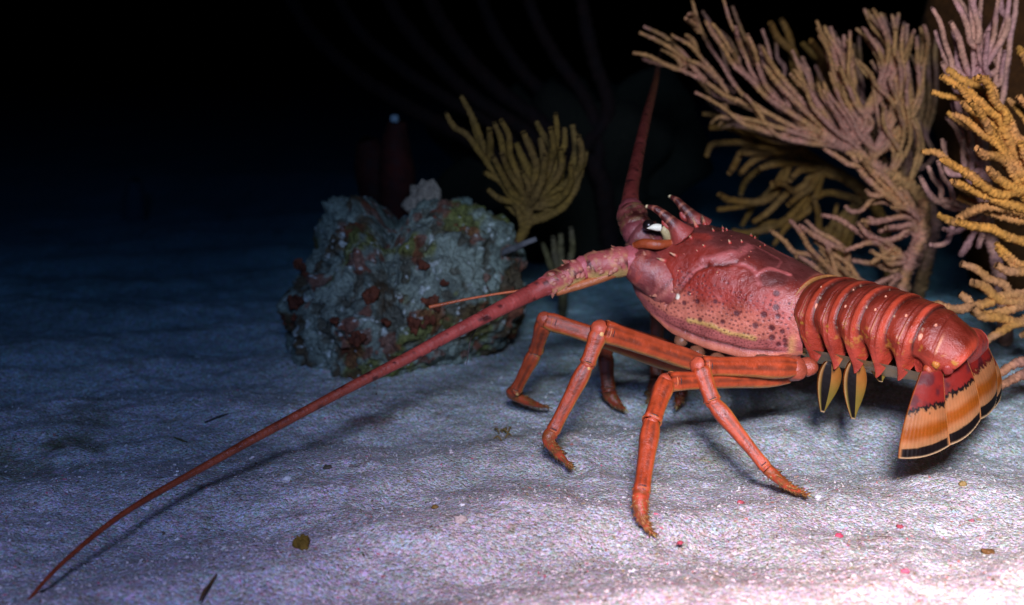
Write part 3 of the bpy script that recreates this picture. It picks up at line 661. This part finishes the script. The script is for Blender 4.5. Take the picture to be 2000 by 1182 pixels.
D_BR = [
 [(1380,305),(1390,285),(1420,280),(1470,280),(1520,285)], [(1447,300),(1480,300),(1525,300)], [(1445,340),(1470,315),(1510,300)], [(1447,378),(1458,350),(1485,330),(1515,315)],
 [(1405,380),(1425,385),(1445,392),(1490,390)], [(1425,338),(1435,320),(1450,300)], [(1508,358),(1535,362),(1547,372)], [(1470,435),(1500,410),(1530,385),(1545,372),(1572,370)],
 [(1543,352),(1565,335),(1587,330)], [(1570,380),(1580,350),(1602,340)], [(1430,450),(1450,455),(1477,452),(1520,440)], [(1475,465),(1490,440),(1520,435),(1550,425),(1580,400),(1602,380)],
 [(1450,440),(1470,400),(1500,380)], [(1510,480),(1540,440),(1580,410)], [(1385,250),(1420,250),(1470,268)], [(1372,222),(1410,228),(1450,250)], [(1440,255),(1465,270),(1500,285)],
 [(1600,440),(1612,470)], [(1635,400),(1620,440),(1610,480)], [(1590,385),(1598,420),(1600,455)], [(1505,45),(1520,75),(1545,105),(1562,140),(1590,200)], [(1526,38),(1540,70),(1550,110)],
 [(1568,85),(1590,110),(1605,140),(1620,190)], [(1585,80),(1600,115)], [(1545,150),(1570,190),(1600,240)], [(1610,110),(1612,150),(1625,200)], [(1530,290),(1560,300),(1590,320)],
 [(1480,330),(1520,320),(1560,318)], [(1400,410),(1440,405),(1490,392)], [(1540,400),(1560,385),(1590,365)], [(1640,430),(1640,470),(1630,500)], [(1665,420),(1660,460),(1650,500)]]
coral('sea_plume', 'dark olive brown drooping soft coral in the shade behind the mauve ones', 1.42,
      [(1560,290),(1610,325),(1660,350),(1710,400),(1730,460),(1735,520),(1735,590,1.44)], D_BR, .0034, (.40, .12, .022), (.40, .13, .035), .06, .006, None,
      [(1560,290),(1610,325),(1650,350),(1680,390)], .4, .002)
C_BR = [
 [(1819,180),(1850,188),(1888,197),(1910,215),(1935,240),(1960,265),(1972,295),(1985,340),(2005,375)], [(1850,220),(1880,235),(1910,255),(1935,275),(1950,300),(1970,335),(1990,365),(2015,390)],
 [(1800,297),(1830,305),(1860,325),(1890,340),(1920,360),(1950,375),(1985,372),(2020,365)], [(1862,355),(1890,368),(1920,380),(1960,392),(2010,412)], [(1872,385),(1900,397),(1930,412),(1970,425),(2020,430)],
 [(1834,420),(1850,430),(1870,432),(1890,420),(1917,408)], [(1870,432),(1890,440),(1930,450),(1970,465),(2020,470)], [(1907,290),(1920,305),(1940,308),(1953,308)],
 [(1850,135),(1880,155),(1910,175),(1930,200),(1960,230),(1990,270),(2015,310)], [(1870,165),(1885,180),(1925,208)], [(1912,150),(1930,165),(1945,190),(1957,214)], [(1925,150),(1940,180),(1952,205)],
 [(1970,195),(1990,215),(2015,245)], [(1988,188),(2010,215)], [(1993,277),(1998,310),(2015,335)], [(1990,95),(2010,125)], [(1880,200),(1905,225),(1930,255)], [(1945,475),(1965,495),(1990,520),(2015,520)],
 [(1930,330),(1950,345),(1985,372)], [(1900,405),(1935,402),(1980,415)], [(1895,190),(1920,215),(1950,235)], [(1960,210),(1962,230),(1955,250)]]
coral('sea_rod', 'bright orange ochre soft coral with thick furry branches at the right edge', 1.03, [(2010,360),(2035,420),(2060,520),(2075,620),(2080,730,1.05)], C_BR, .0025,
      (.64, .25, .045), (.58, .225, .07), .05, .007, None, [(2020,370),(2035,420)], 1.05, .0008, 0., 8)
G_BR = [
 [(1820,15),(1832,45),(1845,85),(1857,120),(1868,160)], [(1827,60),(1840,95),(1855,130)], [(1862,-5),(1878,25),(1887,55),(1895,80),(1905,90),(1912,80),(1910,45),(1905,20),(1902,-5)],
 [(1917,-5),(1915,40),(1912,85)], [(1857,43),(1870,75),(1882,105),(1890,145)], [(1870,110),(1880,130),(1890,155)], [(1840,122),(1852,145),(1862,175),(1870,210),(1887,245)],
 [(1930,60),(1925,90),(1925,130),(1932,150)], [(1955,-5),(1957,20),(1968,34)], [(1985,-5),(1978,30),(1975,70),(1970,110),(1963,150),(1958,195)], [(1972,-5),(1970,32),(1955,80),(1952,110),(1945,145),(1942,175)],
 [(1935,85),(1943,110),(1950,132)], [(1910,85),(1912,110),(1917,150)], [(1950,15),(1940,40),(1930,62)], [(1872,-5),(1885,20),(1899,36)], [(1848,230),(1865,250),(1882,280)], [(1840,272),(1845,300),(1852,335)],
 [(1797,345),(1808,365),(1820,385),(1835,395),(1850,390),(1872,395)], [(1812,325),(1820,350),(1835,365),(1841,388)], [(1832,315),(1840,345),(1855,365),(1862,388)], [(1845,278),(1848,310),(1856,340)],
 [(1818,478),(1830,480),(1848,472),(1858,455),(1868,440)], [(1843,448),(1851,446),(1858,455)], [(1895,460),(1890,480),(1885,500)], [(1920,460),(1908,482)], [(1890,150),(1892,210),(1900,280),(1905,350)],
 [(1900,100),(1905,160),(1905,220)], [(1860,200),(1875,240),(1890,290)], [(1880,270),(1885,310),(1892,350)], [(1862,60),(1868,90),(1880,140)], [(1860,395),(1880,400),(1905,402)],
 [(1868,440),(1890,425),(1915,410)], [(1950,-5),(1945,30),(1940,70)], [(1963,100),(1958,130),(1950,165)]]
coral('sea_whip', 'tall pale lilac soft coral with thin smooth rods behind the orange one', 1.14, [(1900,130),(1915,240),(1925,330),(1930,420),(1945,500),(1960,600),(1965,665,1.19)], G_BR, .0022,
      (.62, .25, .16), (.56, .22, .19), .035, .005, None, [(1905,160),(1918,250),(1925,330),(1930,410)], .45)
F_BR = [
 [(1877,515),(1905,525),(1935,545),(1960,560),(1975,573),(2015,575)], [(1898,552),(1920,560),(1952,582)], [(1875,575),(1890,590),(1902,602)], [(1818,597),(1830,600),(1860,605),(1900,600),(1940,590),(1972,575)],
 [(1900,600),(1920,618),(1960,620),(1985,630),(2015,620)], [(1945,517),(1965,530),(2015,535)], [(1968,597),(2015,600)], [(1915,675),(1950,655),(1987,632)], [(1995,655),(2015,645)]]
coral('sea_rod', 'low tan soft coral with forked branches just behind the tail fan', 1.02, [(2010,578),(2030,620),(2045,680),(2050,745,1.04)], F_BR, .0030, (.50, .20, .045), (.46, .19, .08), .02, .005, None, [(2020,590),(2035,630)], .6)
coral('sea_rod', 'reddish brown soft coral twigs lying on sand right of the tail fan', .93, [(2020,700),(2045,730),(2060,790,.92)], [[(1948,733),(1975,716),(2020,702)], [(1950,757),(1985,736),(2022,722)]], .0030, (.34, .14, .07), (.30, .13, .09), .01, .005, None, None, .6)
A_BR = [
 [(871,220),(890,245),(910,260),(935,290),(950,320),(985,365),(1010,410),(1022,450)], [(900,187),(915,215),(930,255),(945,290),(960,325)], [(955,252),(955,275),(958,300)], [(978,235),(990,265),(1000,305),(1015,350),(1025,392)],
 [(965,240),(975,265),(988,300)], [(945,337),(970,355),(1000,372),(1020,395)], [(952,370),(975,390),(1000,400),(1022,420)], [(1022,258),(1035,290),(1045,320),(1035,372)], [(1008,280),(1020,310),(1035,348)],
 [(1048,240),(1062,265),(1075,290),(1072,330)], [(1085,222),(1085,265),(1080,310),(1065,345),(1045,385)], [(1103,250),(1100,290),(1085,312)], [(1085,310),(1080,345),(1066,372),(1045,395)], [(1118,245),(1122,290),(1118,330),(1105,372)],
 [(1130,265),(1135,300),(1128,335)], [(1145,295),(1140,335),(1125,370),(1105,400),(1070,425),(1035,437)], [(962,305),(980,340),(1002,374)], [(1020,335),(1030,362),(1035,390)], [(1100,305),(1100,340),(1078,385)], [(1115,320),(1110,360),(1090,400)],
 [(970,330),(990,360),(1015,392)], [(985,320),(1000,350),(1022,385)], [(1000,330),(1015,362),(1030,400)], [(1055,270),(1060,310),(1056,350)], [(1075,250),(1078,290),(1072,320)], [(975,350),(1000,380),(1025,410)],
 [(1090,330),(1075,375),(1055,405)], [(1105,360),(1085,395),(1055,420)], [(1122,330),(1115,365),(1095,402)], [(960,380),(990,402),(1020,425)], [(1042,300),(1040,340),(1036,380)], [(1065,300),(1058,345),(1045,390)],
 [(920,230),(932,265),(945,300)], [(992,290),(1008,330),(1024,375)], [(1012,300),(1028,335),(1034,372)], [(1030,270),(1040,305),(1042,345)], [(1095,290),(1092,330),(1072,375)], [(980,300),(995,335),(1015,372)]]
coral('candelabra_coral', 'olive fan shaped soft coral growing from the right side of the rock', 1.19, [(1035,385),(1036,420),(1025,448),(1005,470),(985,486),(970,500)], A_BR, .0031, (.17, .086, .017), (.16, .08, .022), .04, .0048, None,
      [(1032,400),(1034,425),(1022,450)], .4, .0016)
coral('sea_whip', 'thin dull brown rods standing between the olive coral and the lobster antenna', 1.3, [(1095,480),(1097,520),(1098,560),(1098,610,1.34)],
      [[(1060,475),(1068,510),(1085,545)], [(1080,462),(1085,500),(1092,540)], [(1115,445),(1114,490),(1100,540)], [(1095,455),(1097,500),(1097,530)]], .0034, (.16, .10, .04), (.18, .11, .06), .02, .004, None, None, .4, .002)
m = MB(); tube(m, [at(1048, 467, 1.12), at(1030, 473, 1.12), at(1010, 483, 1.13), at(990, 490, 1.14), at(975, 498, 1.15)], [.0022, .0026, .003, .003, .003], 60, 8, fuzz=.3, color=(.15, .13, .13))
tag(m.build('dead_twig', M_CORAL), 'short pale grey twig sticking out under the olive coral', 'twig')
BG = [[(545,-40),(610,60),(690,140),(790,205),(900,262),(1040,330)], [(640,-40),(700,60),(780,130),(870,190),(960,245),(1080,320)], [(735,-40),(790,50),(850,120),(930,190),(1010,245),(1090,300)],
      [(820,-40),(860,40),(910,110),(980,180),(1060,240),(1130,310)], [(930,-40),(950,30),(990,100),(1050,170),(1110,230),(1150,300)], [(1020,-40),(1045,40),(1085,110),(1140,190),(1170,280)], [(1130,-40),(1140,40),(1160,120),(1185,220)]]
coral('sea_plume', 'huge dim reddish soft coral sweeping up into the black water behind', 1.62, [(1150,300),(1175,360),(1185,420),(1190,470),(1192,540,1.66)], BG, .0085, (.035, .007, .005), (.03, .007, .006), .05, .011, None, [(1120,310),(1165,330),(1185,380)], .3, .004)

# ------------------------------------------------------------------ reef rock
OUT = [(575,650),(578,585),(612,530),(632,470),(645,410),(690,388),(735,408),(762,440),(790,420),(825,392),(880,384),(930,398),(968,436),(988,478),(1005,530),(1008,585),(980,640),(930,690),(850,725),(760,760),(680,768),(605,745)]
C0 = at(800, 590, 1.20)
OW = np.array([at(x, y, 1.20) for x, y in OUT])-C0
ang = np.arctan2(OW[:, 2], OW[:, 0]); rad_ = np.hypot(OW[:, 0], OW[:, 2]); o_ = np.argsort(ang)
nph, nps = 520, 300
ph = np.linspace(-math.pi, math.pi, nph, endpoint=False); ps = np.linspace(0, math.pi, nps)
rr = np.interp(ph, np.r_[ang[o_][-1:]-2*math.pi, ang[o_], ang[o_][:1]+2*math.pi], np.r_[rad_[o_][-1:], rad_[o_], rad_[o_][:1]])
D = np.stack([np.sin(ps)[:, None]*(rr*np.cos(ph)), -.13*np.cos(ps)[:, None]+0*ph, np.sin(ps)[:, None]*(rr*np.sin(ph))], -1)
nn = D/np.linalg.norm(D, axis=-1)[..., None]
P = C0+D
h1, h2, h3 = fbm(P*17+3, 4, 100), fbm(P*60, 3, 110), fbm(P*210, 2, 120)
ridge = 1-np.abs(fbm(P*34+9, 3, 130))*1.6
pit = smooth(.15, .6, vnoise(P*85, 133)+.4*vnoise(P*180, 134))
P = P+nn*(.014*h1+.006*h2+.003*h3+.001*ridge-.005*pit)[..., None]
q_ = proj(C0+D)
pale, olive, brown, rust = np.array([.27, .29, .235]), np.array([.17, .155, .025]), np.array([.10, .055, .025]), np.array([.22, .05, .025])
m1 = fbm(P*22+11, 4, 140)
loc = (P-C0)
rightness = smooth(-.02, .08, loc[..., 0]+.2*loc[..., 2]); low_ = smooth(-.03, -.07, loc[..., 2]); left_ = smooth(-.05, -.10, loc[..., 0])
c = mixc(pale, pale*.45, smooth(-.15, .5, h2+.5*h3)*.8)
c = mixc(c, olive, smooth(.05, .4, m1+.42*rightness+.32*low_-.32)*.85)
c = mixc(c, brown, smooth(.1, .35, fbm(P*26+31, 4, 150)+.62*rightness*smooth(.07, .02, loc[..., 2])+.35*left_-.36)*.9)
c = mixc(c, brown*.7, smooth(.2, .7, pit)*.6)
c = mixc(c, rust, smooth(.42, .58, fbm(P*48+51, 3, 160))*.7)
c = mixc(c, np.array([.7, .7, .66]), smooth(.45, .6, vnoise(P*150, 170)*.6+.5*vnoise(P*330, 171))*.7)
m = MB(); m.grid(P, c, wrap=True); tag(m.build('reef_rock', M_ROCK), 'knobbly pale rock dusted with sand and olive algae behind the long antenna', 'rock')
rockP, rockq = P[::3, ::3].reshape(-1, 3), None
rockq = proj(rockP); front = rockP[:, 1] < C0[1]
def onrock(px, py):
    d = ((rockq-np.array([px, py]))**2).sum(1)+(~front)*1e6; return rockP[np.argmin(d)]
ALG = [(722, 573, 20, 'ragged rust red alga tuft in the middle of the rock face'), (756, 625, 12, 'small round rust red alga below the ragged tuft'), (800, 632, 18, 'dark red alga cushion right of the round one'),
       (838, 625, 14, 'dark red alga cushion, rightmost of those just above the long antenna'), (847, 585, 17, 'rust red alga behind the thin orange antennule tip'), (871, 548, 10, 'small rust red alga high above the antennule tip'),
       (700, 658, 16, 'rust red alga low on the left of the rock'), (658, 627, 14, 'dark red alga at the left of the rock above the lower one'), (827, 512, 14, 'brown alga near the top centre of the rock'),
       (596, 522, 20, 'dark red alga on the upper left rim of the rock'), (578, 590, 18, 'dark red alga on the left rim of the rock'), (580, 615, 11, 'tiny dark alga low on the left rim of the rock')]
for (px, py, sz, lab) in ALG:
    p = onrock(px, py)+np.array([0, -.003, 0]); m = MB()
    for k in range(9):
        a = rng.uniform(0, 6.28); r = sz/1950*rng.uniform(.1, .8); cpt = p+np.array([math.cos(a)*r, -rng.uniform(0, .005), math.sin(a)*r*.8])
        blob(m, cpt, sz/1950*rng.uniform(.2, .42), np.array([.15, .036, .016])*rng.uniform(.6, 1.2), 10, (1, .35, 1), .9)
    tag(m.build('red_alga', M_ALGA), lab, 'alga', 'red algae growing on the rock')
m = MB(); p = at(820, 400, 1.22); blob(m, at(825, 393, 1.22), .016, np.array([.36, .26, .2]), 12, (1.0, .8, 1.25), .4); tag(m.build('pale_sponge', M_ROCK), 'small pale cone shaped sponge on the notch of the rock top', 'sponge')
def tube_sponge(path, r, c, name, label):
    m = MB(); tube(m, [at(*p) for p in path], r, 50, 20, fuzz=.12, colf=lambda t, ph, V: np.array(c)*(1+.4*fbm(V*40, 3, 4))[..., None])
    return tag(m.build(name, M_ALGA), label, 'sponge', 'tube sponges behind the rock')
tube_sponge([(776, 236, 1.42), (772, 290, 1.42), (776, 350, 1.42), (770, 420, 1.42), (765, 520, 1.43)], [.010, .017, .021, .018, .018], (.05, .005, .003), 'tube_sponge', 'dim dark red tube sponge with a pale tip behind the rock')
tube_sponge([(716, 275, 1.46), (728, 320, 1.46), (735, 380, 1.46), (745, 520, 1.47)], [.013, .022, .02, .02], (.04, .004, .0025), 'tube_sponge', 'dim dark red tube sponge, left and shorter of the two behind the rock')
m = MB(); blob(m, at(770, 231, 1.40), .0052, np.array([.4, .4, .45]), 9, (1, 1, .9), .3); tag(m.build('sea_squirt', M_CORAL), 'tiny pale blue sea squirt on the tip of the taller red sponge', 'sea squirt')
m = MB(); tube(m, [at(265, 352, 2.1), at(262, 390, 2.1), at(263, 440, 2.1), at(262, 470, 2.1)], [.010, .018, .020, .018], 40, 18, fuzz=.15, color=(.22, .2, .19)); tag(m.build('pale_sponge', M_ROCK), 'faint pale upright sponge far off in the dark on the left', 'sponge')
m = MB(); blob(m, at(1120, 330, 1.75), .16, np.array([.03, .014, .008]), 60, (1.1, .7, .95), .5); tag(m.build('dark_rock', M_ROCK), 'dark boulder hidden in the gloom behind the olive coral', 'rock')
# big brown sponge at the upper right
m = MB()
tube(m, [at(1955, -60, 1.5), at(1945, 60, 1.5), at(1950, 180, 1.5), at(1950, 320, 1.5), at(1975, 620, 1.52)], [.07, .085, .085, .06, .04], 160, 90, fuzz=.03, colf=lambda t, ph, V: np.array([.17, .034, .007])*(1+.5*fbm(V*25, 4, 44))[..., None])
tag(m.build('barrel_sponge', M_ROCK), 'broad dark orange brown sponge standing behind the corals at the upper right', 'sponge')

# ------------------------------------------------------------------ things lying on the sand
def litter(px, py, f):
    p = gnd(px, py); m = MB(); f(m, p); return m
m = litter(590, 1070, lambda m, p: blob(m, p+np.array([0, 0, .0025]), .0046, np.array([.16, .10, .012]), 8, (1, .8, 1.1), .5)); tag(m.build('brown_chip', M_ALGA, None, False), 'square olive brown chip lying on sand below the long antenna', 'chip')
def stick(name, pts, r, c, lab):
    m = MB(); P = [gnd(*p)+np.array([0, 0, r*.9]) for p in pts]; tube(m, P, [r*.6]+[r]*(len(P)-2)+[r*.5], 30, 7, fuzz=.2, color=c); tag(m.build(name, M_ALGA), lab, 'twig')
stick('dark_twig', [(423, 1125), (410, 1145), (398, 1160), (390, 1178)], .0010, (.10, .055, .02), 'short dark twig on the sand at the bottom left of the photo')
stick('dark_twig', [(458, 808), (430, 816), (400, 827)], .0011, (.06, .05, .04), 'dark twig on bluish sand just above the long antenna')
stick('grass_blade', [(340, 857), (365, 866)], .0012, (.10, .08, .03), 'tiny brown blade on sand left of the antenna tip')
for (px, py, r, c, nm, lab) in [(1930, 1081, .0033, (.16, .075, .02), 'brown_pebble', 'round brown pebble on bright sand at the lower right'), (1328, 1062, .0018, (.45, .06, .09), 'red_shell_chip', 'tiny crimson shell chip left of centre on the bright sand'),
        (1638, 1048, .0020, (.50, .05, .10), 'red_shell_chip', 'tiny pink triangular shell chip on the bright sand'), (1758, 1030, .0018, (.36, .05, .07), 'red_shell_chip', 'tiny dark red shell chip right of the pink one'),
        (1768, 1118, .0022, (.5, .10, .16), 'red_shell_chip', 'elongated pink shell chip low on the bright sand'), (1880, 948, .0024, (.30, .19, .06), 'brown_pebble', 'small ochre pebble below the tail fan shadow'),
        (1446, 983, .0020, (.45, .08, .10), 'red_shell_chip', 'tiny dull red chip left of the rear leg tip'), (1898, 1018, .0016, (.4, .12, .15), 'red_shell_chip', 'tiny pinkish chip right under the tail fan'),
        (560, 937, .0026, (.72, .72, .7), 'white_shell_chip', 'white shell chip on the sand between antenna and its shadow'), (850, 992, .0022, (.24, .14, .03), 'brown_pebble', 'small olive brown pebble left of the front legs'),
        (640, 915, .0026, (.10, .08, .05), 'brown_pebble', 'dark pebble on the shadow line of the antenna'), (1598, 972, .0022, (.75, .74, .72), 'white_shell_chip', 'white chip right at the rear leg tip'),
        (900, 1018, .0036, (.62, .5, .42), 'pale_pebble', 'pale pinkish pebble on sand left of the nearest leg')]:
    m = litter(px, py, lambda m, p: blob(m, p+np.array([0, 0, r*.3]), r, np.array(c), 8, (1.15, .9, .7), .5)); tag(m.build(nm, M_GRIT), lab, nm.split('_')[-1])
# small leaf of drifting weed by the legs
m = MB()
for k in range(7):
    p = gnd(985+rng.uniform(-18, 14), 855+rng.uniform(-8, 10)); a = rng.uniform(0, 3.1); L_ = rng.uniform(.004, .010)
    tube(m, [p+np.array([0, 0, .001]), p+np.array([math.cos(a)*L_*.5, math.sin(a)*L_*.5, .004]), p+np.array([math.cos(a)*L_, math.sin(a)*L_, .002])], [.0006, .0009, .0004], 10, 6, color=(.16, .10, .03))
tag(m.build('drift_weed', M_ALGA), 'wisp of brown drift weed on sand beside the front legs', 'weed')
# shell grit: nobody could count it
N = 24000
px = rng.uniform(-80, 2080, N); v_ = rng.random(N); py = 560+640*v_**.75
d = np.stack([(px-1000)/FPX, cP+(591-py)/FPX*sP, -sP+(591-py)/FPX*cP], -1); t = CAM[2]/-d[:, 2]; gp = CAM+d*t[:, None]; gp[:, 2] = zs(gp[:, 0], gp[:, 1])
size = .00034+.0012*rng.random(N)**6+.0003*rng.random(N)
pal = np.array([[.82, .80, .78], [.70, .66, .62], [.62, .56, .50], [.55, .12, .17], [.40, .16, .13], [.30, .22, .12], [.12, .09, .06], [.74, .62, .60]])
pc = pal[rng.choice(len(pal), N, p=[.05, .18, .26, .045, .07, .14, .10, .155])]
oc = np.array([[1, 0, 0], [-1, 0, 0], [0, 1, 0], [0, -1, 0], [0, 0, 1], [0, 0, -1]], float); of = np.array([[0, 2, 4], [2, 1, 4], [1, 3, 4], [3, 0, 4], [2, 0, 5], [1, 2, 5], [3, 1, 5], [0, 3, 5]])
A = rng.normal(size=(N, 3, 3)); A /= np.linalg.norm(A, axis=2)[..., None]; A *= rng.uniform(.45, 1.3, (N, 3, 1))
V = gp[:, None]+np.einsum('vk,nkj->nvj', oc, A)*size[:, None, None]; V[..., 2] = np.maximum(V[..., 2], gp[:, None, 2]-.0006)
m = MB(); m.add(V.reshape(-1, 3), [(of[None]+np.arange(N)[:, None, None]*6).reshape(-1, 3)], np.repeat(pc, 6, 0)); tag(m.build('shell_grit', M_GRIT, None, False), kind='stuff')

# ------------------------------------------------------------------ the water between things
hz = MB(); bx = np.array([[x, y, z] for x in (-16, 16) for y in (-8, 20) for z in (-1.1, 1.6)], float)
hz.add(bx, [np.array([[0, 1, 3, 2], [4, 6, 7, 5], [0, 4, 5, 1], [2, 3, 7, 6], [0, 2, 6, 4], [1, 5, 7, 3]])])
hm = bpy.data.materials.new('haze'); hm.use_nodes = True; nt = hm.node_tree; nt.nodes.remove(nt.nodes['Principled BSDF'])
pv = nt.nodes.new('ShaderNodeVolumePrincipled'); nt.links.new(pv.outputs[0], nt.nodes['Material Output'].inputs['Volume'])
pv.inputs['Color'].default_value = (.0, .0, .0, 1); pv.inputs['Density'].default_value = 1.4; pv.inputs['Absorption Color'].default_value = (.0013, .262, .413, 1)
tag(hz.build('haze', hm, None, False), kind='stuff')
